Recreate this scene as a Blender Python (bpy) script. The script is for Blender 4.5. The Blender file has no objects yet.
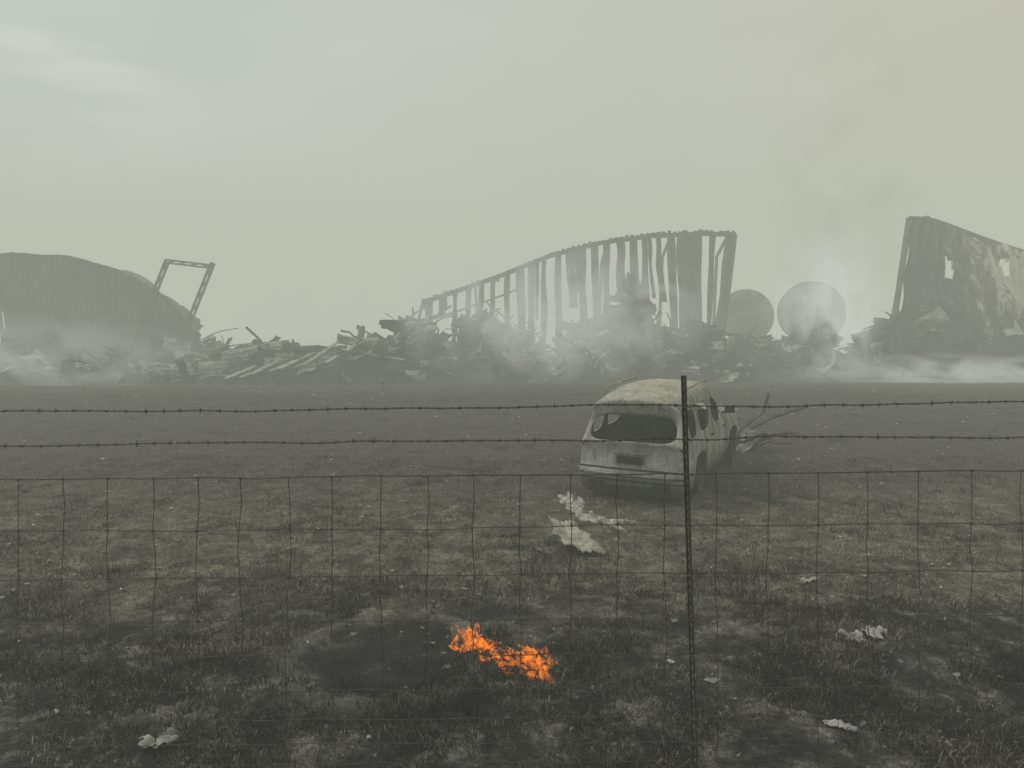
import bpy, math, random
import numpy as np
from mathutils import Vector, noise, Matrix
random.seed(7); rng=np.random.default_rng(7)
scene=bpy.context.scene
scene.view_settings.view_transform='Standard'
scene.view_settings.look='None'
scene.view_settings.exposure=0
H=2.95

# ------------------------------------------------------------ helpers
def mat(name):
    m=bpy.data.materials.new(name); m.use_nodes=True
    nt=m.node_tree; nt.nodes.clear()
    out=nt.nodes.new('ShaderNodeOutputMaterial')
    return m,nt,out
def N(nt,t,**k):
    n=nt.nodes.new(t)
    for a,b in k.items(): setattr(n,a,b)
    return n
def ramp(nt,src,stops,interp='LINEAR'):
    r=nt.nodes.new('ShaderNodeValToRGB'); r.color_ramp.interpolation=interp
    e=r.color_ramp.elements
    while len(e)>1: e.remove(e[-1])
    e[0].position=stops[0][0]; e[0].color=(*stops[0][1],1)
    for p,c in stops[1:]:
        x=e.new(p); x.color=(*c,1)
    nt.links.new(src,r.inputs[0]); return r.outputs[0]
def mixc(nt,f,a,b,mode='MIX'):
    n=nt.nodes.new('ShaderNodeMix'); n.data_type='RGBA'; n.blend_type=mode
    for sock,v in ((n.inputs[0],f),(n.inputs[6],a),(n.inputs[7],b)):
        if isinstance(v,(int,float)): sock.default_value=v
        elif isinstance(v,tuple): sock.default_value=(*v,1)
        else: nt.links.new(v,sock)
    return n.outputs[2]
def math_(nt,op,a,b=None,c=None,clamp=False):
    n=nt.nodes.new('ShaderNodeMath'); n.operation=op; n.use_clamp=clamp
    for i,v in enumerate((a,b,c)):
        if v is None: continue
        if isinstance(v,(int,float)): n.inputs[i].default_value=v
        else: nt.links.new(v,n.inputs[i])
    return n.outputs[0]
def nz(nt,vec,scale,detail=6,rough=.6,dist=0):
    n=nt.nodes.new('ShaderNodeTexNoise'); n.inputs['Scale'].default_value=scale
    n.inputs['Detail'].default_value=detail; n.inputs['Roughness'].default_value=rough
    n.inputs['Distortion'].default_value=dist
    nt.links.new(vec,n.inputs['Vector']); return n.outputs['Fac']
def mrange(nt,src,a,b,smooth=True):
    n=N(nt,'ShaderNodeMapRange'); n.inputs[1].default_value=a; n.inputs[2].default_value=b
    if smooth: n.interpolation_type='SMOOTHSTEP'
    nt.links.new(src,n.inputs[0]); return n.outputs[0]
def G(v): return (v,v,v)

def simple_mat(name,c1,c2,scale=4,rough=.85,metal=0,bump=.3,c3=None,lo=.38,hi=.62,stretch=None):
    m,nt,out=mat(name)
    tc=N(nt,'ShaderNodeTexCoord').outputs['Object']
    if stretch:
        mp=N(nt,'ShaderNodeMapping'); mp.inputs['Scale'].default_value=stretch
        nt.links.new(tc,mp.inputs[0]); tc=mp.outputs[0]
    n1=nz(nt,tc,scale,4,.65)
    st=[(lo,c1),(hi,c2)]
    if c3: st.append((min(.98,hi+.12),c3))
    col=ramp(nt,n1,st)
    n2=nz(nt,tc,scale*6,3,.6)
    col=mixc(nt,.6,col,ramp(nt,n2,[(.3,G(.45)),(.7,G(1.25))]),'MULTIPLY')
    p=N(nt,'ShaderNodeBsdfPrincipled'); p.inputs['Roughness'].default_value=rough
    p.inputs['Metallic'].default_value=metal
    nt.links.new(col,p.inputs['Base Color'])
    if bump>0:
        b=N(nt,'ShaderNodeBump'); b.inputs['Strength'].default_value=bump; b.inputs['Distance'].default_value=.05
        nt.links.new(n2,b.inputs['Height']); nt.links.new(b.outputs[0],p.inputs['Normal'])
    nt.links.new(p.outputs[0],out.inputs[0]); return m

def empty(name,loc=(0,0,0),rz=0):
    e=bpy.data.objects.new(name,None); scene.collection.objects.link(e)
    e.location=loc; e.rotation_euler[2]=rz; e.empty_display_size=.3; return e
def mesh(name,v,f,m=None,parent=None,smooth=False,fm=None):
    me=bpy.data.meshes.new(name); me.from_pydata([tuple(p) for p in v],[],f); me.update()
    o=bpy.data.objects.new(name,me); scene.collection.objects.link(o)
    ms=m if isinstance(m,(list,tuple)) else [m]
    for k in ms:
        if k: me.materials.append(k)
    if fm is not None: me.polygons.foreach_set('material_index',fm)
    if smooth: me.polygons.foreach_set('use_smooth',[True]*len(me.polygons))
    if parent: o.parent=parent
    return o
class B:
    def __init__(s): s.v=[];s.f=[];s.m=[]
    def add(s,v,f,mi=0):
        o=len(s.v); s.v+= [tuple(p) for p in v]; s.f+=[tuple(i+o for i in q) for q in f]; s.m+=[mi]*len(f)
    def box(s,c,size,R=None,mi=0,jit=0):
        v=[]
        for dx in(-.5,.5):
            for dy in(-.5,.5):
                for dz in(-.5,.5):
                    p=Vector((dx*size[0],dy*size[1],dz*size[2]))
                    if jit: p+=Vector([random.uniform(-jit,jit) for _ in range(3)])
                    if R is not None: p=R@p
                    v.append(p+Vector(c))
        s.add(v,[(0,1,3,2),(4,6,7,5),(0,4,5,1),(2,3,7,6),(0,2,6,4),(1,5,7,3)],mi)
    def tube(s,pts,r,n=6,mi=0):
        pts=[Vector(p) for p in pts]; rings=[]
        for i,p in enumerate(pts):
            a=pts[max(0,i-1)]; b=pts[min(len(pts)-1,i+1)]; d=(b-a)
            if d.length<1e-9: d=Vector((0,0,1))
            d.normalize()
            u=d.cross(Vector((0,0,1))); 
            if u.length<.1: u=d.cross(Vector((0,1,0)))
            u.normalize(); w=d.cross(u)
            rr=r[i] if isinstance(r,(list,tuple)) else r
            rings.append([p+u*rr*math.cos(2*math.pi*k/n)+w*rr*math.sin(2*math.pi*k/n) for k in range(n)])
        v=[q for rg in rings for q in rg]; f=[]
        for i in range(len(pts)-1):
            for k in range(n):
                f.append((i*n+k,i*n+(k+1)%n,(i+1)*n+(k+1)%n,(i+1)*n+k))
        f.append(tuple(range(n))); f.append(tuple((len(pts)-1)*n+k for k in range(n))[::-1])
        s.add(v,f,mi)
    def beam(s,a,b,w,h=None,mi=0):
        a=Vector(a);b=Vector(b);d=b-a
        R=d.to_track_quat('Z','Y').to_matrix()
        s.box((a+b)/2,(w,h or w,d.length),R,mi)
    def grid(s,P,mi=0):
        n=len(P);m_=len(P[0]); v=[p for r in P for p in r]
        s.add(v,[(i*m_+j,i*m_+j+1,(i+1)*m_+j+1,(i+1)*m_+j) for i in range(n-1) for j in range(m_-1)],mi)
    def obj(s,name,m,parent=None,smooth=False): return mesh(name,s.v,s.f,m,parent,smooth,s.m)

# ------------------------------------------------------------ world
w=bpy.data.worlds.new("World"); scene.world=w; w.use_nodes=True
nt=w.node_tree; nt.nodes.clear()
out=nt.nodes.new('ShaderNodeOutputWorld')
SUN_EL=math.radians(48); SUN_AZ=math.radians(-62)   # sun high, to the left and ahead
sky=nt.nodes.new('ShaderNodeTexSky'); sky.sky_type='NISHITA'; sky.sun_disc=False
sky.sun_elevation=SUN_EL; sky.sun_rotation=SUN_AZ; sky.dust_density=5; sky.air_density=1.5
bg1=nt.nodes.new('ShaderNodeBackground'); bg1.inputs[1].default_value=.08
nt.links.new(sky.outputs[0],bg1.inputs[0])
gen=N(nt,'ShaderNodeTexCoord').outputs['Generated']
mp=N(nt,'ShaderNodeMapping'); mp.inputs['Scale'].default_value=(1,1,2.2); nt.links.new(gen,mp.inputs[0])
n1=nz(nt,mp.outputs[0],2.0,3,.5,.4)
sep=N(nt,'ShaderNodeSeparateXYZ'); nt.links.new(gen,sep.inputs[0])
cool=(.565,.625,.585); warm=(.58,.57,.455)
fx=math_(nt,'MULTIPLY_ADD',sep.outputs[0],.9,.42,clamp=True)
c=mixc(nt,fx,cool,warm)
c=mixc(nt,1.0,c,ramp(nt,n1,[(.3,G(.92)),(.7,G(1.05))]),'MULTIPLY')
mp2=N(nt,'ShaderNodeMapping'); mp2.inputs['Scale'].default_value=(1.0,1,3.4); mp2.inputs['Rotation'].default_value=(0,.22,0); nt.links.new(gen,mp2.inputs[0])
n2=nz(nt,mp2.outputs[0],3.5,3,.55,.3)
vd=N(nt,'ShaderNodeVectorMath',operation='DISTANCE'); nt.links.new(gen,vd.inputs[0]); vd.inputs[1].default_value=(-.49,.83,.265)
gap=math_(nt,'MULTIPLY',mrange(nt,vd.outputs['Value'],.17,.02),mrange(nt,n2,.42,.60))
c=mixc(nt,math_(nt,'MULTIPLY',gap,.6),c,(.76,.79,.74))
bg2=nt.nodes.new('ShaderNodeBackground'); bg2.inputs[1].default_value=1.0
nt.links.new(c,bg2.inputs[0])
ms=nt.nodes.new('ShaderNodeMixShader'); ms.inputs[0].default_value=.92
nt.links.new(bg1.outputs[0],ms.inputs[1]); nt.links.new(bg2.outputs[0],ms.inputs[2])
nt.links.new(ms.outputs[0],out.inputs[0])

sd=bpy.data.lights.new('sun','SUN'); sd.energy=1.4; sd.angle=math.radians(14); sd.color=(1,.95,.85)
so=bpy.data.objects.new('sun',sd); scene.collection.objects.link(so)
ds=Vector((math.sin(SUN_AZ)*math.cos(SUN_EL),math.cos(SUN_AZ)*math.cos(SUN_EL),math.sin(SUN_EL)))
so.rotation_euler=ds.to_track_quat('Z','Y').to_euler()

# ------------------------------------------------------------ materials
M_rust=simple_mat('scorched_rusty_steel',(.035,.032,.029),(.12,.103,.087),3,.8,c3=(.27,.245,.215),bump=0)
M_dark=simple_mat('charred_black',(.010,.010,.009),(.028,.026,.024),5,.9,bump=0)
M_char=simple_mat('charred_rubble',(.020,.019,.018),(.085,.077,.068),2.2,.9,c3=(.24,.225,.20))
M_pale=simple_mat('scorched_galvanised_sheet',(.17,.167,.155),(.46,.45,.415),2.0,.75,c3=(.62,.605,.56),bump=.2)
M_ash=simple_mat('white_ash',(.20,.195,.185),(.55,.54,.50),6,.95,bump=.5)
M_wire=simple_mat('weathered_wire',(.03,.028,.025),(.075,.068,.058),9,.6,metal=.2,bump=0)

# ------------------------------------------------------------ ground
ys=[-8.0]; 
while ys[-1]<420:
    y=ys[-1]; st=.5 if y<4 else (.07 if y<10 else .07+(y-10)*.02)
    ys.append(y+st)
xs=[0.0]
while xs[-1]<400:
    x=xs[-1]; xs.append(x+(.07 if x<5.5 else .07+(x-5.5)*.045))
xs=[-a for a in xs[:0:-1]]+xs
ring=(-1.07,6.55)
def gz(x,y):
    z=0
    if y<60 and abs(x)<40:
        z=.05*noise.noise((x*.35,y*.35,3))+.035*noise.noise((x*1.1,y*1.1,8))
        if y<16 and abs(x)<12:
            z+=.04*noise.noise((x*3.3,y*3.3,1))+.03*noise.noise((x*8,y*8,4))
        d=math.hypot(x-ring[0],y-ring[1])
        if d<1.4: 
            z+= .045*math.exp(-((d-.82)/.12)**2)-.045*max(0,1-(d/.8)**2)
    return z
gv=[(x,y,gz(x,y)) for y in ys for x in xs]; nx=len(xs)
gf=[(j*nx+i,j*nx+i+1,(j+1)*nx+i+1,(j+1)*nx+i) for j in range(len(ys)-1) for i in range(nx-1)]
m,nt,out=mat('burnt_grass_soil')
geo=N(nt,'ShaderNodeNewGeometry').outputs['Position']
sp=N(nt,'ShaderNodeSeparateXYZ'); nt.links.new(geo,sp.inputs[0]); X,Y,Z=sp.outputs
nb=nz(nt,geo,.55,3,.6); nm=nz(nt,geo,2.6,6,.72); nf=nz(nt,geo,16,4,.75); nff=nz(nt,geo,55,2,.7)
yw=math_(nt,'MULTIPLY_ADD',math_(nt,'SUBTRACT',nb,.5),7.0,Y)
far=ramp(nt,nm,[(.3,(.046,.042,.038)),(.7,(.092,.083,.072))])
straw=ramp(nt,nm,[(.34,(.040,.037,.033)),(.5,(.112,.100,.080)),(.66,(.20,.182,.146))])
black=ramp(nt,nm,[(.42,(.014,.014,.014)),(.53,(.048,.046,.043)),(.66,(.16,.155,.145))])
c=mixc(nt,mrange(nt,yw,6.6,9.0),black,straw)
c=mixc(nt,mrange(nt,yw,10,15),c,far)
c=mixc(nt,.9,c,ramp(nt,nf,[(.25,G(.3)),(.5,G(.95)),(.75,G(1.9))]),'MULTIPLY')
c=mixc(nt,.8,c,ramp(nt,nff,[(.3,G(.4)),(.7,G(1.6))]),'MULTIPLY')
c=mixc(nt,math_(nt,'MULTIPLY',mrange(nt,nz(nt,geo,.9,4,.65,.5),.55,.66),.65),c,(.022,.021,.020))
vm=N(nt,'ShaderNodeVectorMath',operation='DISTANCE'); nt.links.new(geo,vm.inputs[0]); vm.inputs[1].default_value=(ring[0],ring[1],0)
dd=math_(nt,'MULTIPLY_ADD',math_(nt,'SUBTRACT',nm,.5),.6,vm.outputs['Value'])
rim=math_(nt,'MULTIPLY',mrange(nt,dd,.66,.80),mrange(nt,dd,1.05,.84))
c=mixc(nt,math_(nt,'MULTIPLY',rim,.45),c,(.15,.147,.135))
c=mixc(nt,math_(nt,'MULTIPLY',mrange(nt,dd,.92,.5),.85),c,(.016,.016,.016))
sp2=mrange(nt,nz(nt,geo,9,2,.5),.66,.71)
sp3=math_(nt,'MULTIPLY',sp2,mrange(nt,nb,.42,.55))
c=mixc(nt,math_(nt,'MULTIPLY',sp3,.5),c,(.30,.29,.27))
p=N(nt,'ShaderNodeBsdfPrincipled'); p.inputs['Roughness'].default_value=.95; p.inputs['Specular IOR Level'].default_value=.15
nt.links.new(c,p.inputs['Base Color'])
bp=N(nt,'ShaderNodeBump'); bp.inputs['Strength'].default_value=.9; bp.inputs['Distance'].default_value=.04
nt.links.new(nf,bp.inputs['Height']); nt.links.new(bp.outputs[0],p.inputs['Normal'])
nt.links.new(p.outputs[0],out.inputs[0])
mesh('ground',gv,gf,m,smooth=True)

# ------------------------------------------------------------ grass blades
m,nt,out=mat('burnt_grass_blades')
a=N(nt,'ShaderNodeAttribute'); a.attribute_name='tone'
c=ramp(nt,a.outputs['Fac'],[(0,(.011,.011,.011)),(.35,(.034,.032,.030)),(.6,(.108,.097,.078)),(.82,(.215,.195,.155)),(1,(.36,.345,.31))])
p=N(nt,'ShaderNodeBsdfDiffuse')
nt.links.new(c,p.inputs['Color']); nt.links.new(p.outputs[0],out.inputs[0])
def blades():
    V=[];F=[];T=[]
    n=0; 
    while n<22000:
        y=random.uniform(4.0,16)
        if random.random()>(6.0/y)**1.3: continue
        x=random.uniform(-1,1)*(y*.72+.6)
        cl=noise.noise((x*.9,y*.9,5))+.6*noise.noise((x*2.7,y*2.7,9))
        if cl<random.uniform(-.45,.35): continue
        dr=math.hypot(x-ring[0],y-ring[1])
        if dr<.85 and random.random()>max(.12,(dr-.45)*1.5): continue
        n+=1
        z=gz(x,y)
        zone=min(1,max(0,(y-6.6+2*noise.noise((x*.4,y*.4,2)))/2.4))
        base=.30+.21*zone + .50*noise.noise((x*1.1,y*1.1,7))+.35*noise.noise((x*4,y*4,17))
        if dr<.9: base-=.2
        for k in range(random.randint(4,8)):
            a=random.uniform(0,6.283); l=random.uniform(.03,.10)*(1.2 if cl>.3 else .75); lean=random.uniform(.4,2.4)
            bx=x+random.gauss(0,.04); by=y+random.gauss(0,.04)
            wd=random.uniform(.002,.005)
            px,py=math.cos(a),math.sin(a)
            h=l/math.sqrt(1+lean*lean); r=h*lean
            i=len(V)
            V+=[(bx-py*wd,by+px*wd,z-.01),(bx+py*wd,by-px*wd,z-.01),
                (bx+px*r*.4+py*wd*.8,by+py*r*.4-px*wd*.8,z+h*.65),(bx+px*r*.4-py*wd*.8,by+py*r*.4+px*wd*.8,z+h*.65),
                (bx+px*r,by+py*r,z+h)]
            F+=[(i,i+1,i+2,i+3),(i+3,i+2,i+4)]
            t=min(1,max(0,base+random.gauss(0,.22)))
            T+=[t]*5
    o=mesh('burnt_grass',V,F,m)
    at=o.data.attributes.new('tone','FLOAT','POINT'); at.data.foreach_set('value',T)
blades()

# ------------------------------------------------------------ wire fence
FY=4.85; K=FY/745.0
fence=empty('wire_fence',(0,FY,0))
def wob(x,s,a): return a*noise.noise((x*.8,s,0))+a*.5*noise.noise((x*2.7,s,5))
slope=lambda x:.009*x
def barbed(z0,seed,name):
    b=B()
    def zc(x): return z0+slope(x)+wob(x,seed,.022)
    for ph in(0,math.pi):
        pts=[(x,.0045*math.cos(x*60+ph),zc(x)+.0045*math.sin(x*60+ph)) for x in np.arange(-7,7,.02)]
        b.tube(pts,.0025,4)
    x=-7+seed*.01
    while x<7:
        z=zc(x)
        for a in (random.uniform(0,3.1),random.uniform(0,3.1)):
            dx=random.uniform(-.006,.006)
            d=Vector((random.uniform(-.3,.3),math.cos(a),math.sin(a))).normalized()*.019
            b.tube([(x-d.x+dx,-d.y,z-d.z),(x+d.x+dx,d.y,z+d.z)],[.0018,.0018],4)
        b.tube([(x-.010,0,z),(x+.010,0,z)],.0062,6)
        x+=.118+random.uniform(-.014,.014)
    b.obj(name,M_wire,fence)
barbed(2.38,1,'barbed_wire_top'); barbed(2.165,2,'barbed_wire_lower')
stays=[(q-512)*K for q in (18,62,108,153,197,241,287,332,381,427,473,521,570,617,665,717,768,818,868,919,972,1022)]
while stays[0]>-6.8: stays.insert(0,stays[0]-.295)
while stays[-1]<6.8: stays.append(stays[-1]+.335)
rows=[1.94,1.60,1.29,1.0,.77,.55,.36,.20,.07]
def rz(x,i): return rows[i]+slope(x)+wob(x,10+i*3,.018)
def sx(s,i):
    return s+.022*noise.noise((s*3,i*.8,2))+.014*noise.noise((s*7,i*1.9,6))
b=B()
for i in range(len(rows)):
    pts=[]
    for x in np.arange(-7,7,.05):
        pts.append((x,.006*math.sin(x*9+i),rz(x,i)))
    b.tube(pts,.0028 if i else .0036,4)
for s in stays:
    pts=[]
    for i in range(len(rows)):
        x=sx(s,i); pts.append((x,.004,rz(x,i)))
        if i<len(rows)-1:
            x2=(sx(s,i)+sx(s,i+1))/2+random.uniform(-.012,.012)
            pts.append((x2,.006,(rz(s,i)+rz(s,i+1))/2))
    b.tube(pts,.0030,4)
    for i in range(len(rows)):
        x=sx(s,i); z=rz(x,i)
        b.tube([(x-.010,.002,z),(x+.010,.002,z)],.0070,5)
b.obj('woven_mesh',M_wire,fence)
def post(xb,xt,zt,name):
    b=B(); zb=-.4
    R=Vector((xt-xb,0,zt-zb)).to_track_quat('Z','Y').to_matrix()
    def pt(t,dx=0,dy=0): return Vector((xb+(xt-xb)*t+dx,dy,zb+(zt-zb)*t))
    b.beam(pt(0,0,.022),pt(1,0,.022),.062,.006)
    b.beam(pt(0,0,.042),pt(1,0,.042),.006,.036)
    L=zt-zb; k=int(L/.055)
    for i in range(k):
        t=(i+.5)/k
        c=pt(t,0,.014); b.box(c,(.020,.016,.022),R,1)
    for z in rows[:-1]+[2.38,2.165]:
        t=(z-zb)/L; b.tube([pt(t,-.034,.0),pt(t,-.02,-.014),pt(t,.02,-.014),pt(t,.034,.0),pt(t,.0,.05),pt(t,-.034,0)],.0022,4,1)
    b.obj(name,[M_postd,M_postl],fence)
M_postd=simple_mat('post_dark_paint',(.014,.016,.013),(.045,.04,.032),14,.8,bump=0)
M_postl=simple_mat('post_stud_worn',(.06,.06,.052),(.17,.16,.14),14,.8,bump=0)
post(1.215,1.127,2.585,'t_post'); post(-4.6,-4.62,2.5,'t_post_b'); post(6.3,6.33,2.55,'t_post_c')

# ------------------------------------------------------------ burnt car
def build_car():
    car=empty('burnt_car',(1.93,12.15,0.02),0); DZ=-.15
    car.rotation_euler=(0,math.radians(-2.0),math.radians(62.5)); car.scale=(1.0,.95,1.12)
    m,nt,out=mat('burnt_car_paint')
    tc=N(nt,'ShaderNodeTexCoord').outputs['Object']
    s=N(nt,'ShaderNodeSeparateXYZ'); nt.links.new(tc,s.inputs[0])
    mpc=N(nt,'ShaderNodeMapping'); mpc.inputs['Scale'].default_value=(1,1,.6); nt.links.new(tc,mpc.inputs[0])
    n1=nz(nt,mpc.outputs[0],2.3,8,.72,.6); n2=nz(nt,mpc.outputs[0],6.5,8,.78,.4); n3=nz(nt,tc,26,4,.7)
    c=ramp(nt,n1,[(.32,(.10,.09,.078)),(.41,(.20,.185,.16)),(.48,(.30,.29,.26)),(.56,(.39,.385,.355)),(.66,(.50,.495,.46))])
    c=mixc(nt,ramp(nt,n2,[(.53,G(0)),(.67,G(.8))]),c,(.14,.105,.078))
    c=mixc(nt,ramp(nt,n2,[(.33,G(.75)),(.43,G(0))]),c,(.05,.046,.042))
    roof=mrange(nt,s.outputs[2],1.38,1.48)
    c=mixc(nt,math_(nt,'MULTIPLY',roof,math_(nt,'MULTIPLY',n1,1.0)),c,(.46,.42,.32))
    c=mixc(nt,.8,c,ramp(nt,n3,[(.3,G(.5)),(.7,G(1.35))]),'MULTIPLY')
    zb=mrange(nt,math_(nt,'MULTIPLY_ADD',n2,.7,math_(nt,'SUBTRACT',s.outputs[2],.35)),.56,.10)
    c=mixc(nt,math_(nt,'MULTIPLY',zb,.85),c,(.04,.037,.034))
    low=math_(nt,'LESS_THAN',s.outputs[2],1.5)
    g=None
    for x0 in (1.14,2.08,3.1):
        k=math_(nt,'LESS_THAN',math_(nt,'ABSOLUTE',math_(nt,'SUBTRACT',s.outputs[0],x0)),.016)
        g=k if g is None else math_(nt,'MAXIMUM',g,k)
    side=math_(nt,'GREATER_THAN',math_(nt,'ABSOLUTE',s.outputs[1]),.7)
    g=math_(nt,'MULTIPLY',math_(nt,'MULTIPLY',g,side),low)
    for zq in (.445,.29,.36):
        k=math_(nt,'MULTIPLY',math_(nt,'LESS_THAN',math_(nt,'ABSOLUTE',math_(nt,'SUBTRACT',s.outputs[2],zq)),.014),math_(nt,'LESS_THAN',s.outputs[0],.14))
        g=math_(nt,'MAXIMUM',g,k)
    c=mixc(nt,g,c,(.012,.012,.012))
    p=N(nt,'ShaderNodeBsdfPrincipled'); p.inputs['Roughness'].default_value=.82
    nt.links.new(c,p.inputs['Base Color'])
    bp=N(nt,'ShaderNodeBump'); bp.inputs['Strength'].default_value=.6; bp.inputs['Distance'].default_value=.03
    nt.links.new(n2,bp.inputs['Height']); nt.links.new(bp.outputs[0],p.inputs['Normal'])
    nt.links.new(p.outputs[0],out.inputs[0])
    base=[(.84,.20),(.93,.27),(.965,.52),(.96,.72),(.955,.87),(.94,.95),(.915,1.01),(.82,1.43),(.79,1.55),(.69,1.645),(.36,1.70),(0,1.715)]
    hood=[(.78,.26),(.88,.32),(.95,.52),(.95,.72),(.94,.84),(.90,.94),(.86,.99),(.80,1.03),(.72,1.05),(.63,1.065),(.35,1.09),(0,1.10)]
    rearx=[.08,.0,-.08,.05,.08,.04,.08,.34,.20,.22,.17,.15]
    dropr=[0,0,0,0,0,-.0,-.02,-.10,-.12,-.13,-.13,-.13]
    st=[0,.20,.50,.68,1.05,1.20,1.42,2.0,2.14,2.6,3.0,3.35,3.48,3.85,4.22,4.6,4.82]
    def sect(i):
        x=st[i]; t=min(1,max(0,(x-2.55)/.8)); r=[]
        for j in range(12):
            a=base[j];h=hood[j]; y=a[0]*(1-t)+h[0]*t; z=a[1]*(1-t)+h[1]*t
            if x>3.5 and j>3: z-= .10*((x-3.5)/1.3)**1.5
            if x>4.5: y*=.96 if x<4.7 else .86; 
            if x>4.7 and j>3: z-=.12
            if x<.7: y*= .975 if i==0 else (.995 if i==1 else 1)
            if x<1.2: z+=dropr[j]*(1-x/1.2)**1.3
            xx=x
            if i==0: xx=rearx[j]; z= .60 if j==3 else z
            if i==1: xx=rearx[j]+(.10 if rearx[j]<.15 else .08)
            r.append((xx,y,z))
        return r
    V=[];idx={}
    def vid(p):
        k=(round(p[0],4),round(p[1],4),round(p[2],4))
        if k not in idx: idx[k]=len(V); V.append(k)
        return idx[k]
    F=[]
    S=[sect(i) for i in range(len(st))]
    for i in range(len(st)-1):
        x0,x1=st[i],st[i+1]
        for j in range(11):
            if j<3 and ((.67<x0 and x1<1.43) or (3.47<x0 and x1<4.23)): continue
            if j==6 and ((.49<x0 and x1<1.06) or (1.19<x0 and x1<2.01) or (2.13<x0 and x1<3.01)): continue
            if j>=9 and 2.59<x0 and x1<3.36: continue
            for sgn in(1,-1):
                q=[S[i][j],S[i+1][j],S[i+1][j+1],S[i][j+1]]
                q=[vid((a,b*sgn,c)) for a,b,c in q]
                F.append(tuple(q if sgn<0 else q[::-1]))
    fr=[-1,-.93,-.5,0,.5,.93,1]
    def cap(Sx,bulge,holes,flip):
        rws=[]
        for j in range(8):
            x,y,z=Sx[j]; rws.append([vid((x+bulge*(1-abs(f)**2.5) if abs(f)<1 else x,y*f,z)) for f in fr])
        tr=[Sx[8],Sx[9],Sx[10],Sx[11]]
        rws.append([vid((tr[k][0],sg*tr[k][1],tr[k][2])) for sg,k in((-1,0),(-1,1),(-1,2),(1,3),(1,2),(1,1),(1,0))])
        for j in range(8):
            for k in range(6):
                if (j,k) in holes: continue
                q=(rws[j][k],rws[j][k+1],rws[j+1][k+1],rws[j+1][k])
                F.append(q[::-1] if not flip else q)
    holes={(6,1),(6,2),(6,3),(6,4),(4,0),(4,5)}
    cap(S[0],-.05,holes,False)
    cap(S[-1],.08,{(4,0),(4,5),(3,2),(3,3)},True)
    V=[(a,b,c+DZ) for a,b,c in V]
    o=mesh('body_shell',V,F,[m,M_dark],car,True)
    sm=o.modifiers.new('s','SUBSURF'); sm.levels=2; sm.render_levels=2
    tx=bpy.data.textures.new('dent','CLOUDS'); tx.noise_scale=.30
    dm=o.modifiers.new('d','DISPLACE'); dm.texture=tx; dm.strength=.04; dm.mid_level=.5
    so_=o.modifiers.new('t','SOLIDIFY'); so_.thickness=.022; so_.offset=-1; so_.material_offset=1
    b=B()
    b.box((-.01,0,.73+DZ),(.03,.46,.11),None,1)
    b.box((.01,0,.84+DZ),(.05,.66,.035),None,0)
    b.box((.02,0,.975+DZ),(.06,1.5,.035),None,0)
    for k,y in enumerate((-.58,.58)): b.box((-.12,y,.40+DZ),(.02,.3,.05),None,1)
    b.box((-.125,0,.53+DZ),(.05,1.55,.03),None,0)
    b.box((-.10,0,.31+DZ),(.03,1.4,.10),None,1)
    b.box((.30,0,.26+DZ),(.5,1.5,.06),None,1)
    for sgn in(-1,1):
        b.tube([(.75,sgn*.71,1.62+DZ),(.85,sgn*.715,1.69+DZ),(2.3,sgn*.715,1.70+DZ),(2.42,sgn*.71,1.66+DZ)],.018,6,0)
        for x in(1.9,2.9): b.box((x,sgn*.968,.88+DZ),(.17,.02,.028),None,1)
        b.tube([(2.95,sgn*.90,1.08+DZ),(2.95,sgn*1.0,1.12+DZ)],.02,6,1)
        b.box((2.95,sgn*1.06,1.15+DZ),(.07,.18,.13),None,1,.012)
    b.tube([(.06,-.1,1.02+DZ),(.12,.25,1.14+DZ)],.009,5,1)
    b.obj('trim',[m,M_dark],car)
    b=B()
    b.box((2.3,0,.27+DZ),(4.2,1.62,.06),None,0)
    for x,ys_ in((1.25,(-.36,.36)),(1.95,(-.42,0,.42)),(2.75,(-.4,.4))):
        for y in ys_:
            Rr=Matrix.Rotation(-.18,3,'Y')
            hw=.24
            top=1.14+DZ
            b.tube([(x+.08,y-hw,.45+DZ),(x-.05,y-hw,top),(x-.07,y-hw*.4,top+.06),(x-.07,y+hw*.4,top+.06),(x-.05,y+hw,top),(x+.08,y+hw,.45+DZ)],.016,6,1)
            for z in (.6,.75,.9,1.05): b.tube([(x+.03,y-hw,z+DZ),(x+.01,y+hw,z+DZ)],.006,4,1)
            b.box((x+.3,y,.48+DZ),(.5,.48,.06),None,0,.02)
            b.box((x+.03,y,.8+DZ),(.03,.40,.55),Rr,0,.02)
    b.box((3.2,0,.85+DZ),(.3,1.5,.2),None,0,.03)
    b.box((3.95,0,.6+DZ),(.8,1.0,.5),None,0,.06)
    a=[(2.95+.05*math.cos(t),.4+.18*math.sin(t),.98+DZ+.17*math.cos(t)) for t in np.linspace(0,6.283,17)]
    b.tube(a,.012,6,0)
    b.obj('burnt_interior',[M_dark,M_rust],car)
    for k,(x,y) in enumerate(((1.05,-.84),(1.05,.84),(3.85,-.84),(3.85,.84))):
        b=B(); r=.25; sg=1 if y>0 else -1; zc=r-.02
        if x>3: zc-=.11
        def circ(rr,yy,n=28): return [(x+rr*math.cos(t),yy,zc+rr*math.sin(t)) for t in np.linspace(0,2*math.pi,n+1)]
        prof=[(r,.10),(r-.02,.085),(r-.045,.05),(r-.05,-.05),(r-.02,-.085),(r,-.10)]
        b.grid([circ(a_,y+sg*o_) for a_,o_ in prof],0)
        b.tube(circ(r,y+sg*.10),.010,5,0)
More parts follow.
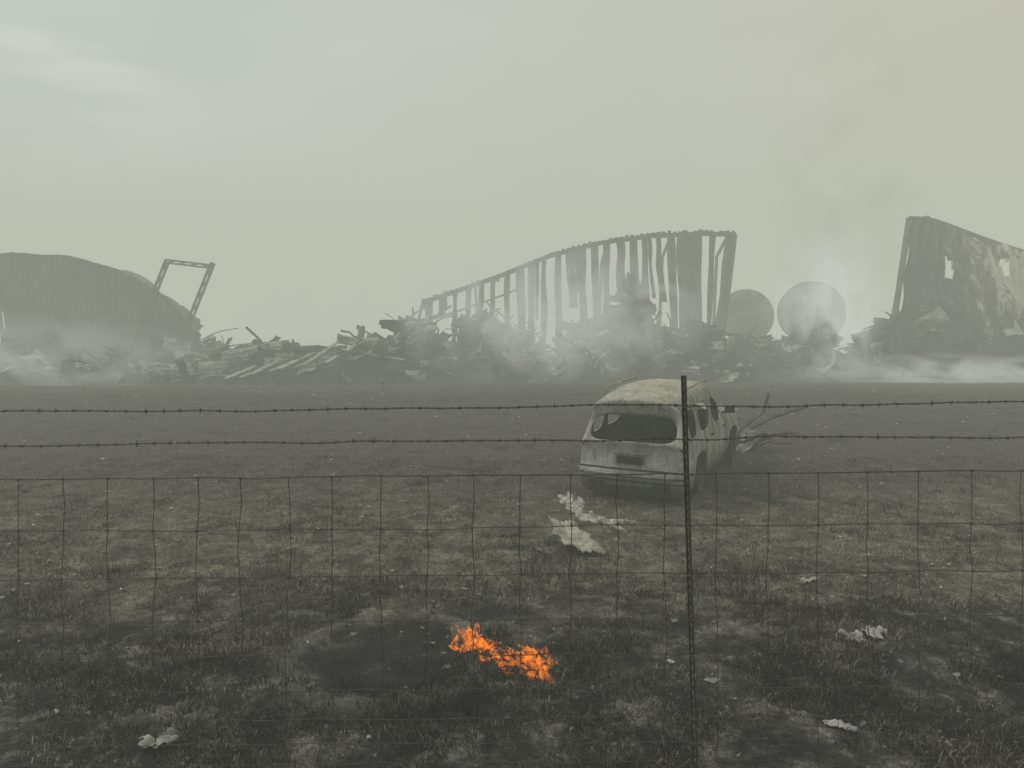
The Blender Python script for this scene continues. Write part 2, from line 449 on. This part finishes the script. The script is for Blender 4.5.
        for q in range(5):
            t=q*2*math.pi/5+.3
            b.beam((x+.03*math.cos(t),y+sg*.06,zc+.03*math.sin(t)),(x+(r-.03)*math.cos(t),y+sg*.05,zc+(r-.03)*math.sin(t)),.055,.02,0)
        b.tube([(x,y+sg*.07,zc),(x,y-sg*.10,zc)],.06,12,0)
        b.tube([(x,y+sg*.0,zc),(x,y-sg*.03,zc)],.15,18,1)
        b.box((x,y-sg*.2,.36),(.5,.05,.35),None,1)
        b.obj('wheel_rim_%d'%(k+1),[M_rust,M_dark],car)
build_car()

# ------------------------------------------------------------ ash patches / loose things near the car
def flatpatch(name,cx,cy,rx,ry,ang,mt,seed,h=.012,ragged=.5):
    v=[];f=[];n=64;rings=8
    v.append((0,0,h))
    for r in range(1,rings+1):
        for k in range(n):
            t=2*math.pi*k/n
            rad=(r/rings)*(1+ragged*noise.noise((math.cos(t)*1.6+seed,math.sin(t)*1.6,seed))+.8*ragged*noise.noise((math.cos(t)*6,math.sin(t)*6+seed,1)))
            x=rx*rad*math.cos(t); y=ry*rad*math.sin(t)
            v.append((x,y,h*(1-(r/rings)**2)*(1+.8*noise.noise((x*9,y*9,seed)))-.012*(r==rings)))
    ca,sa=math.cos(ang),math.sin(ang)
    v=[(cx+x*ca-y*sa,cy+x*sa+y*ca,0,z) for x,y,z in v]
    v=[(x,y,gz(x,y)+.004+z) for x,y,_,z in v]
    for k in range(n): f.append((0,1+k,1+(k+1)%n))
    for r in range(rings-1):
        for k in range(n):
            a=1+r*n+k;b_=1+r*n+(k+1)%n; f.append((a,a+n,b_+n,b_))
    return mesh(name,v,f,mt,smooth=True)
flatpatch('ash_patch',1.22,11.15,.16,.50,math.radians(28),M_ash,3,.02,1.0)
flatpatch('ash_patch',.96,11.9,.17,.60,math.radians(8),M_ash,5,.02,1.0)
flatpatch('ash_patch',1.55,10.95,.20,.13,math.radians(-8),M_ash,15,.015,1.2)
flatpatch('ash_patch',3.9,12.6,.16,.30,.9,M_char,8,.02,.9)

def crumpled(name,cx,cy,sx_,sy_,rz_,mt,seed,amp=.08,tilt=.15,rib=0):
    b=B(); n=16; P=[]
    for i in range(n):
        r=[]
        for j in range(n):
            u=i/(n-1)-.5; v_=j/(n-1)-.5
            ex=1+.5*noise.noise((u*3+seed,v_*6,2))
            x=u*sx_*ex; y=v_*sy_*(1+.5*noise.noise((u*5,v_*3+seed,6)))
            z=amp*abs(noise.noise((u*3.2+seed,v_*3.2,seed)))*2+tilt*(u+.5)*sx_+.005+ (rib*math.sin(v_*40) if rib else 0)
            ca,sa=math.cos(rz_),math.sin(rz_)
            X_=cx+x*ca-y*sa;Y_=cy+x*sa+y*ca
            r.append((X_,Y_,gz(X_,Y_)+z))
        P.append(r)
    b.grid(P); o=b.obj(name,mt,smooth=True)
    s_=o.modifiers.new('t','SOLIDIFY'); s_.thickness=.006; return o
M_cream=simple_mat('scorched_cream_panel',(.20,.185,.14),(.48,.46,.38),5,.85,c3=(.58,.56,.49))
def torn_panel():
    b=B(); n=22; m_=14; P=[]
    for i in range(n):
        row=[]
        for j in range(m_):
            u=i/(n-1); v_=j/(m_-1)
            x=(v_-.5)*(.54-.16*u)+.08*noise.noise((u*2.2,.5,4)); y=-.52+1.06*u
            if j==m_-1: x+=.09*noise.noise((u*7,1,1))
            if j==0: x+=.06*noise.noise((u*5,4,1))
            if i<2: y+=.16*noise.noise((v_*5,3,1))
            if i>n-3: y+=.14*noise.noise((v_*5,9,1))
            z=.02+.20*max(0,.45-v_)*1.3+.10*noise.noise((u*2.5,v_*2.5,3))+.10*u*u+.012*math.sin(v_*38)
            row.append((x,y,z))
        P.append(row)
    ca,sa=math.cos(math.radians(12)),math.sin(math.radians(12))
    P=[[(.79+x*ca-y*sa,9.85+x*sa+y*ca,z+gz(.8,9.75)+.05) for x,y,z in r] for r in P]
    b.grid(P); o=b.obj('crumpled_metal_panel',M_cream,smooth=True)
    s_=o.modifiers.new('t','SOLIDIFY'); s_.thickness=.006
torn_panel()
crumpled('crumpled_metal_panel',3.15,6.85,.20,.14,.2,M_pale,9,.035,.05)
crumpled('crumpled_metal_panel',3.38,6.95,.16,.18,.7,M_pale,12,.04,.05)
crumpled('crumpled_metal_panel',2.35,5.35,.20,.08,-.5,M_pale,15,.03,.05)
crumpled('crumpled_metal_panel',-2.45,5.15,.22,.13,.3,M_pale,21,.04,.1)
crumpled('crumpled_metal_panel',3.3,8.3,.20,.08,.1,M_pale,25,.02,.02)
crumpled('crumpled_metal_panel',-.05,10.3,.3,.2,.9,M_char,31,.04,.05)

def scatter():
    b=B()
    for k in range(2200):
        y=4.6+ (random.random()**1.2)*29; x=random.uniform(-1,1)*(y*.75+1)
        if noise.noise((x*.25,y*.25,4))<random.uniform(-.5,.3): continue
        s=random.uniform(.005,.022)*(1+y*.045); z=gz(x,y)
        if random.random()<.04: s*=2
        if y<6: s*=.7
        n=random.randint(4,6); t0=random.random()*6
        v=[(x+s*random.uniform(.4,1.3)*math.cos(t0+6.283*q/n)*1.5,y+s*random.uniform(.4,1.3)*math.sin(t0+6.283*q/n),z+random.uniform(.0,.03)+s*.2) for q in range(n)]
        v.append((x,y,z+.01+s*.5)); 
        mi=0 if random.random()<.6 else 1
        b.add(v,[(q,(q+1)%n,n) for q in range(n)],mi)
    b.obj('scattered_debris',[M_pale,M_char])
scatter()
b=B(); b.tube([(-4.95,28.5,0),(-4.95,28.5,.55)],.05,8); b.box((-4.95,28.5,.6),(.14,.1,.14),None,0,.02); b.obj('marker_stake',M_pale)

# ------------------------------------------------------------ fire
m,nt,out=mat('flame')
tc=N(nt,'ShaderNodeTexCoord').outputs['Object']
a=N(nt,'ShaderNodeAttribute'); a.attribute_name='heat'
nn=nz(nt,tc,16,3,.6,1.0)
hh=math_(nt,'ADD',a.outputs['Fac'],math_(nt,'MULTIPLY',math_(nt,'SUBTRACT',nn,.5),1.3))
c=ramp(nt,hh,[(0,(.85,.16,.01)),(.2,(1,.27,.02)),(.4,(1,.42,.06)),(.65,(1,.68,.20)),(.9,(1,.88,.45))])
em=N(nt,'ShaderNodeEmission'); em.inputs[1].default_value=1.25; nt.links.new(c,em.inputs[0])
tr=N(nt,'ShaderNodeBsdfTransparent'); mx=N(nt,'ShaderNodeMixShader')
nt.links.new(math_(nt,'MULTIPLY',mrange(nt,hh,-.1,.45),.8),mx.inputs[0]); nt.links.new(tr.outputs[0],mx.inputs[1]); nt.links.new(em.outputs[0],mx.inputs[2])
nt.links.new(mx.outputs[0],out.inputs[0])
V=[];F=[];T=[]
def tongue(x,y,h,wd,lean,ang):
    n=7; k=8
    i0=len(V); z0=gz(x,y)
    for i in range(n):
        t=i/(n-1); r=wd*(math.sin(math.pi*min(1,t*.85+.15))**.8)*(1-t)**.45 if t<1 else .001
        cx=x+lean[0]*t*t+.02*math.sin(t*5+ang); cy=y+lean[1]*t*t
        for q in range(k):
            th=2*math.pi*q/k
            V.append((cx+r*math.cos(th),cy+r*.6*math.sin(th),z0+h*t)); T.append(.95-.9*t)
    for i in range(n-1):
        for q in range(k): F.append((i0+i*k+q,i0+i*k+(q+1)%k,i0+(i+1)*k+(q+1)%k,i0+(i+1)*k+q))
for q in range(185):
    t=random.random()**.7
    x=-.50+.80*t+random.gauss(0,.025); y=6.76-.53*t+random.gauss(0,.04+.09*t)
    hmax=.10+.05*math.sin(9*t)+.07*(t<.25)
    if t>.97: hmax*=.6
    tongue(x,y,random.uniform(.2,1)*hmax,random.uniform(.02,.055),(random.uniform(-.12,.01),random.uniform(-.03,.05)),random.random()*6)
fo=mesh('grass_fire',V,F,m,smooth=True)
at=fo.data.attributes.new('heat','FLOAT','POINT'); at.data.foreach_set('value',T)

# ------------------------------------------------------------ rubble heaps
def heap(name,x0,x1,y0,y1,hf,sheets,beams,seed,ps=.2,ss=1,up=.0):
    random.seed(seed); b=B()
    nxh=max(8,int((x1-x0)/.18)); nyh=max(6,int((y1-y0)/.25)); P=[]
    def hz(x,y):
        u=(x-x0)/(x1-x0); v_=(y-y0)/(y1-y0)
        e=min(1,u*6)*min(1,(1-u)*6)*math.sin(math.pi*min(1,max(0,v_)))**.6
        n_=.7+.6*noise.noise((x*.5+seed,y*.5,1))+.3*noise.noise((x*1.7,y*1.7,seed))+.2*noise.noise((x*5,y*5,seed))
        return max(-.1,hf(x)*e*n_)
    for i in range(nyh+1):
        P.append([(x0+(x1-x0)*j/nxh,y0+(y1-y0)*i/nyh,hz(x0+(x1-x0)*j/nxh,y0+(y1-y0)*i/nyh)-.05) for j in range(nxh+1)])
    b.grid(P,0)
    for k in range(sheets):
        x=random.uniform(x0,x1); y=random.uniform(y0,(y0+y1)/2+.5); h=hz(x,y)
        L=random.uniform(.6,2.6)*ss; W=random.uniform(.3,1.0)*ss; n=9
        R=Matrix.Rotation(random.gauss(0,.8),3,'Z')@Matrix.Rotation(random.gauss(.4,.6),3,'X')@Matrix.Rotation(random.gauss(0,.5),3,'Y')
        bend=random.uniform(-.5,.5); Q=[]
        for i in range(n):
            u=i/(n-1)-.5; row=[]
            for j in range(9):
                v_=j/8-.5
                p=Vector((u*L,v_*W,bend*u*u*L+.03*(j%2)+.22*noise.noise((u*3+k,v_*3,k))))
                row.append(R@p+Vector((x,y,h+.06)))
            Q.append(row)
        b.grid(Q,2 if random.random()<ps else (1 if random.random()<.5 else 0))
    for k in range(beams):
        x=random.uniform(x0,x1); y=random.uniform(y0,y1); h=hz(x,y)
        L=random.uniform(.8,3.4); d=Vector((random.gauss(0,1),random.gauss(0,.6),random.gauss(.1,.45+up))).normalized()
        c0=Vector((x,y,h+random.uniform(0,.3)))
        pts=[c0+d*L*(t-.5)+Vector((.1*random.gauss(0,1),0,-.4*L*(t-.5)**2+.12*random.random())) for t in(0,.3,.6,.8,1)]
        b.tube(pts,random.uniform(.02,.06),4,random.choice((0,1,1,2) if ps>.1 else (0,0,1)))
    return b.obj(name,[M_char,M_rust,M_pale])
heap('debris_pile',-28,-15.8,35,39,lambda x:.9,50,26,1,ps=.3)
heap('debris_pile',-16.5,-4.5,34.5,39.5,lambda x:1.5+.9*math.exp(-((x+7)/2)**2),110,60,2,ps=.4)
heap('debris_pile',-7.5,2.5,36,42,lambda x:3.0,120,110,3,ps=.35,up=.4)
heap('debris_pile',1.5,11.5,36,42.5,lambda x:2.7+1.8*math.exp(-((x-6.7)/1.1)**2),140,110,4,ps=.35,up=.4)
heap('debris_pile',10.5,18.5,38,43,lambda x:2.2,70,60,5,ps=.2)
heap('debris_pile',17.2,31,36.5,42,lambda x:3.6-.6*math.exp(-((x-17.5)/1.5)**2),110,90,6,ps=.10)
heap('debris_pile',4.2,5.9,16.6,18.8,lambda x:.3,20,20,9,ps=.5,ss=.45)
random.seed(21)
b=B()
for k in range(8):
    x=-13.0+k*.62+random.uniform(-.12,.12); y=34.6+random.uniform(-.3,.3)
    b.beam((x,y-.8,.25+.1*k+random.uniform(-.1,.1)),(x+1.2+random.uniform(-.3,.3),y+1.0,1.0+.13*k+random.uniform(-.15,.15)),random.uniform(.2,.36),.04)
b.obj('fallen_roof_panels',M_pale)

# ------------------------------------------------------------ collapsed hangar (centre)
def interp(pts,x):
    return float(np.interp(x,[p[0] for p in pts],[p[1] for p in pts]))
random.seed(5)
hang=empty('collapsed_hangar',(0,44,0))
top=[(-5.3,4.0),(-3.4,4.6),(-.7,5.55),(2.25,6.75),(5.2,7.5),(8.15,7.9),(11.1,8.05),(13.2,8.0)]
b=B()
def strip(x0t,x1t,x0b,x1b,z_t0,z_t1,zb,yb,mi=0,depth=.18):
    n=9; P=[]
    for i in range(n):
        t=i/(n-1)
        y=.0+yb*t**1.6
        xa=x0t+(x0b-x0t)*t+.12*noise.noise((x0t*3,t*3,1)); xb=x1t+(x1b-x1t)*t+.12*noise.noise((x1t*3,t*3,4))
        za=z_t0+(zb-z_t0)*t; zc=z_t1+(zb-z_t1)*t
        w_=(xb-xa)
        P.append([(xa,y+depth,za),(xa,y,za),(xa+w_*.35,y-.03,za+(zc-za)*.35),(xa+w_*.4,y+.06,za+(zc-za)*.4),(xa+w_*.6,y+.06,za+(zc-za)*.6),(xa+w_*.65,y-.03,za+(zc-za)*.65),(xb,y,zc),(xb,y+depth,zc)])
    b.grid(P,mi)
x=-5.1
while x<10.3:
    wd=random.uniform(.30,.50); drop=random.random()
    zb=.8 if drop>.08 else random.uniform(2.5,4)
    sk=random.uniform(-.12,.12)
    strip(x,x+wd,x+sk,x+wd+sk*.7,interp(top,x),interp(top,x+wd),zb,-1.6)
    if random.random()<.3:
        strip(x+wd,x+wd+.22,x+wd+.05,x+wd+.2,interp(top,x+wd),interp(top,x+wd+.2),random.uniform(2,5.2),-1.2,1)
    x+=random.uniform(.68,.82)
strip(9.75,11.25,9.7,10.9,8.0,8.05,1.0,-1.6)
strip(11.75,12.1,11.1,11.35,8.0,8.0,1.0,-1.4)
strip(12.7,13.2,11.5,11.95,8.0,8.0,1.0,-1.6)
b.obj('hanging_roof_ribs',[M_rust,M_char],hang)
b=B()
xx=np.linspace(-5.3,13.2,60)
for k in range(59):
    b.beam((xx[k],.02,interp(top,xx[k])),(xx[k+1]+.02,.02,interp(top,xx[k+1])),.14,.26,0)
    if random.random()<.8: b.box(((xx[k]+xx[k+1])/2,-.02,interp(top,xx[k])+.16),(random.uniform(.12,.3),.18,random.uniform(.04,.2)),None,0,.03)
for k in range(0,18): b.beam((xx[k],2.6,interp(top,xx[k])-1.1),(xx[k+1],2.6,interp(top,xx[k+1])-1.1),.10,.12,0)
for xq in (-5.2,-2.2,5.6,9.4,12.8):
    z=interp(top,xq); b.beam((xq,.05,z),(xq,2.6,z-1.1),.14,.14)
    b.beam((xq,2.6,z-1.1),(xq-.2,3.0,0),.14,.14)
b.beam((-5.25,0,4.1),(-5.9,0,1.2),.14); b.beam((-5.9,0,3.2),(-4.2,.1,4.4),.1); b.beam((-5.5,0,2.4),(-3.6,.1,3.8),.1)
b.beam((13.2,0,8),(12.0,-1.3,1.0),.16)
b.obj('bent_arch_frame',[M_rust],hang)
crest=B()
P=[[(5.9+1.7*j/13+.25*noise.noise((i*.5,j*.3,3)),-2.6-.5*math.sin(i*.4)+.3*noise.noise((i*.4,j*.5,8)),5.5-3.8*i/13+.6*noise.noise((j*.6,i*.2,6))-.9*abs(j/13-.4)) for j in range(14)] for i in range(14)]
crest.grid(P); crest.obj('torn_hanging_sheet',M_rust,hang,True)

# ------------------------------------------------------------ right collapsed hangar
hr=empty('collapsed_hangar',(0,41,0))
rt=[(21.9,8.55),(23.2,8.5),(24.4,8.0),(26.6,7.2),(28.3,6.65),(31,5.9),(35,5.0)]
P=[]; nn_=30
for i in range(nn_):
    t=i/(nn_-1); row=[]
    for j in range(170):
        s=j/169; x=21.9+13*s; z=interp(rt,x)+.12*noise.noise((x*2.2,0,3))
        xb=19.9+15.2*s
        xq=x+(xb-x)*t
        zq=z+(1.6-z)*t
        yq=-2.6*math.sin(t*1.4)*1.0+.12*math.sin(j*1.3)+.9*noise.noise((xq*.6,zq*.5,2))
        row.append((xq,yq,zq+.25*noise.noise((xq*1.3,t*3,5))*(.3+t)))
    P.append(row)
v=[p_ for r in P for p_ in r]; f=[]
for i in range(nn_-1):
    for j in range(169):
        t=i/29; s=j/169
        hole=noise.noise((s*9,t*2.2,12))+.6*noise.noise((s*30,t*3,3))
        if hole>.56 and t>.12: continue
        f.append((i*170+j,i*170+j+1,(i+1)*170+j+1,(i+1)*170+j))
m,nt,out=mat('scorched_corrugated_roof')
tc=N(nt,'ShaderNodeTexCoord').outputs['Object']
mp=N(nt,'ShaderNodeMapping'); mp.inputs['Rotation'].default_value=(0,math.radians(-38),0); mp.inputs['Scale'].default_value=(1.9,1,.26); nt.links.new(tc,mp.inputs[0])
n1=nz(nt,mp.outputs[0],.9,7,.68,.4); sx3=N(nt,'ShaderNodeSeparateXYZ'); nt.links.new(tc,sx3.inputs[0])
bias=math_(nt,'MULTIPLY_ADD',math_(nt,'SUBTRACT',sx3.outputs[0],24.2),.05,n1)
c=ramp(nt,bias,[(.46,(.026,.024,.022)),(.52,(.12,.098,.075)),(.56,(.17,.14,.105)),(.60,(.52,.50,.44))])
p=N(nt,'ShaderNodeBsdfPrincipled'); p.inputs['Roughness'].default_value=.8
nt.links.new(c,p.inputs['Base Color']); nt.links.new(p.outputs[0],out.inputs[0])
o=mesh('corrugated_roof_shell',v,f,m,hr,False); o.modifiers.new('t','SOLIDIFY').thickness=.02
b=B()
for k in range(12):
    x0=21.9+k*1.0;x1=x0+1.0
    b.beam((x0,.1,interp(rt,x0)+.02),(x1,.1,interp(rt,x1)+.02),.2,.2)
b.beam((21.9,.1,8.55),(19.6,-2.4,1.5),.25,.2); b.beam((22.6,1.5,7.8),(21.2,1.5,0),.2,.2)
for k in range(6): b.beam((23+k*2,.3,interp(rt,23+k*2)-.3),(23+k*2,2.5,0),.18,.18)
b.obj('bent_arch_frame',M_rust,hr)

# ------------------------------------------------------------ quonset building (left)
q=empty('quonset_building',(-27.4,42,0)); HW=9.9; HT=6.65
M_q=simple_mat('scorched_green_corrugated_steel',(.014,.016,.015),(.07,.076,.07),.55,.8,c3=(.17,.17,.15),lo=.42,hi=.58,stretch=(1,1,.4),bump=0)
def arch_h(x):
    t=math.acos(max(-1,min(1,x/HW))); return HT*max(0,math.sin(t))**.9
b=B(); P=[]; na=181
for r in range(7):
    row=[]
    for k in range(na):
        t=math.pi*k/(na-1)
        y=-.25+ (2.3+1.3*noise.noise((k*.11,3,1))+.5*noise.noise((k*.5,1,1)))*r/6
        sag=1-.05*(r/6)*(1+noise.noise((k*.06,r*.4,5)))
        row.append((HW*math.cos(t)*sag,y,(HT*max(0,math.sin(t))**.9+.16*noise.noise((k*.10,r*.3,9))+.05*noise.noise((k*.4,r*.3,9)))*sag))
    P.append(row)
b.grid(P,0); o=b.obj('barrel_roof',M_q,q,True); o.modifiers.new('t','SOLIDIFY').thickness=.06
v=[];f=[];cols=240
for k in range(cols+1):
    x=-HW+.05+(2*HW-.1)*k/cols; zt=arch_h(x)-.05
    for r in range(9):
        z=max(0,zt)*r/8
        y=.06*(1 if (k//2)%2 else -1)+.8*noise.noise((x*.45,z*.5,2))*min(1,max(0,zt-z)/1.5)
        v.append((x,y,z))
for k in range(cols):
    x=-HW+(2*HW)*k/cols
    for r in range(8):
        if r<5 and -4.2<x<-1.5: continue
        f.append((k*9+r,(k+1)*9+r,(k+1)*9+r+1,k*9+r+1))
mesh('end_wall',v,f,M_q,q)
b=B()
for x in(-4.25,-1.45): b.box((x,-.32,2.0),(.16,.16,4.0),None,0)
b.box((-2.85,-.32,4.08),(3.0,.16,.16),None,0)
for k in range(7): b.beam((-8+k*2.7,2.2,0),(-8+k*2.7,1.2,arch_h(-8+k*2.7)-.3),.16,.16,0)
for k in range(22): b.beam((random.uniform(1,11),-1.2,0),(random.uniform(1,12),-.5,random.uniform(1.0,3.2)),.08,.08,0)
b.obj('door_frame_and_purlins',[M_rust,M_q],q)
heap('debris_pile',-20.5,-14.2,39.2,42.5,lambda x:2.5-.22*(x+20.5),50,60,14,ps=.2,up=.3)

# ------------------------------------------------------------ leaning steel frame
fr_=empty('leaning_steel_frame',(0,40.5,0)); b=B()
def truss(a,b_,wd,nseg):
    a=Vector(a);b_=Vector(b_);d=(b_-a).normalized(); u=d.cross(Vector((0,1,0))).normalized()*wd
    b.beam(a+u,b_+u,.12,.10); b.beam(a-u,b_-u,.12,.10)
    for k in range(nseg):
        p0=a.lerp(b_,k/nseg);p1=a.lerp(b_,(k+1)/nseg)
        b.beam(p0+(u if k%2 else -u),p1+(-u if k%2 else u),.07,.06)
truss((-20.6,0,1.4),(-18.75,0,6.15),.10,7)
truss((-18.85,0,6.15),(-16.35,0,5.85),.08,4)
truss((-16.35,0,5.85),(-18.6,0,.2),.10,9)
b.beam((-16.4,0,5.75),(-16.25,.0,6.05),.3,.2)
b.obj('frame_members',M_rust,fr_)

# ------------------------------------------------------------ tanks
def tank(cx,cy,cz,r,L):
    t=empty('storage_tank',(cx,cy,0),math.radians(-18)); b=B(); n=40
    prof=[(0.001,-.30),(r*.35,-.28),(r*.7,-.18),(r*.93,-.06),(r,.05),(r*1.015,.06),(r*1.015,.14),(r,.15),(r,L*.5),(r*1.01,L*.5+.02),(r*1.01,L*.5+.1),(r,L*.5+.12),(r,L),(r*.7,L+.3),(.001,L+.4)]
    P=[[(rr*math.cos(a),yy,cz+rr*math.sin(a)) for a in np.linspace(0,2*math.pi,n+1)] for rr,yy in prof]
    b.grid(P,0); b.obj('shell',M_tank,t,True)
    b=B()
    for y in(.8,L-.8):
        for sx_ in(-.8,.8): b.box((sx_*r*.7,y,(cz-r*.6)/2),(.25,.3,cz-r*.6),None,0)
        b.box((0,y,cz-r*.95),(r*1.7,.3,.25),None,0)
    b.obj('cradle',M_rust,t)
M_tank=simple_mat('scorched_tank_steel',(.10,.09,.077),(.31,.29,.25),.7,.75,c3=(.50,.48,.43))
tank(14.5,46.2,3.2,1.65,4); tank(18.6,46.2,3.4,1.95,4)

# ------------------------------------------------------------ smoke (absorbing volumes; added emission stands in for daylight scattered inside them)
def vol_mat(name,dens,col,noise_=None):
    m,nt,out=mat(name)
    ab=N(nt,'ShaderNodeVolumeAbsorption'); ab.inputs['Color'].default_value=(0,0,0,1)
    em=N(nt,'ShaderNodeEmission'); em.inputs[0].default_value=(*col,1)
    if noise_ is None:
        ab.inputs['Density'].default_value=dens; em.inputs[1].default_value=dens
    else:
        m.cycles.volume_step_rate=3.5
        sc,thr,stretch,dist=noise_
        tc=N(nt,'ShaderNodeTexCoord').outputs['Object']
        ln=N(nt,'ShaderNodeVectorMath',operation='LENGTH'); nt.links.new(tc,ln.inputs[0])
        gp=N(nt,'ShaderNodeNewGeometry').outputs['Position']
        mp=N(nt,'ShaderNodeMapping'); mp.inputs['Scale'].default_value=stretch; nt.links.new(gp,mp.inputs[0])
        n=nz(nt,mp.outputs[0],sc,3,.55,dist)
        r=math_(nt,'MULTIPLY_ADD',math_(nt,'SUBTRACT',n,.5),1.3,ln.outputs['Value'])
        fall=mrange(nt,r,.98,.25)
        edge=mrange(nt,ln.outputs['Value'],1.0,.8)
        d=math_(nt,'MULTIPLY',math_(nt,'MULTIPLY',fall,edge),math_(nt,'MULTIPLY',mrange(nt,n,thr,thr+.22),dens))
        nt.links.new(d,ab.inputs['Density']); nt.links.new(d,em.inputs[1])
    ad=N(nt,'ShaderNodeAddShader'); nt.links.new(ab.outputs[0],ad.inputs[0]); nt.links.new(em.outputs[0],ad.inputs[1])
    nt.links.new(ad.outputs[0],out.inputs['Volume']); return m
def box_vol(name,lo,hi,mt):
    b=B(); b.box([0,0,0],[2,2,2]); o=b.obj(name,mt)
    o.location=[(a+c)/2 for a,c in zip(lo,hi)]; o.scale=[(c-a)/2 for a,c in zip(lo,hi)]; return o
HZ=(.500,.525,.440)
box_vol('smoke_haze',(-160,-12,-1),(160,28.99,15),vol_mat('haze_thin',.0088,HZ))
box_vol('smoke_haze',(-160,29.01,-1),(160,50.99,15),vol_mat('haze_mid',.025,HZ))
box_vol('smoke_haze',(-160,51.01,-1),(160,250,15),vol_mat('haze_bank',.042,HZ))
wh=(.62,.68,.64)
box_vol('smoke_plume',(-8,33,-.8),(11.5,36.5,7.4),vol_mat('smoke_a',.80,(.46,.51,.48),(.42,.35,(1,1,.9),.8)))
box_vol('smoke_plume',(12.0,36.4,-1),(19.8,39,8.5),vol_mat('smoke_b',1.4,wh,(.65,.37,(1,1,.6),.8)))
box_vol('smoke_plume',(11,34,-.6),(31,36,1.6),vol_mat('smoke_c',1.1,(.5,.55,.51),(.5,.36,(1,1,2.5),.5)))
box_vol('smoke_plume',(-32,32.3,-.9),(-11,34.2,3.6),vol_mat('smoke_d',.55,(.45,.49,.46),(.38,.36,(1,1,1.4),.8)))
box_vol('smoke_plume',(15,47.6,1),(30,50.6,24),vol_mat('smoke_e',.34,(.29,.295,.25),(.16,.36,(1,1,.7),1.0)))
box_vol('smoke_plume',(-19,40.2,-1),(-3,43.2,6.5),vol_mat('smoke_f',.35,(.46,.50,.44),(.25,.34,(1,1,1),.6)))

cd=bpy.data.cameras.new('camera'); co=bpy.data.objects.new('camera',cd); scene.collection.objects.link(co)
co.location=(0,0,H); co.rotation_euler=(math.radians(90),0,0)
cd.sensor_width=36; cd.lens=36*745/1024; cd.shift_y=-64/1024
cd.clip_start=.05; cd.clip_end=2000
scene.camera=co
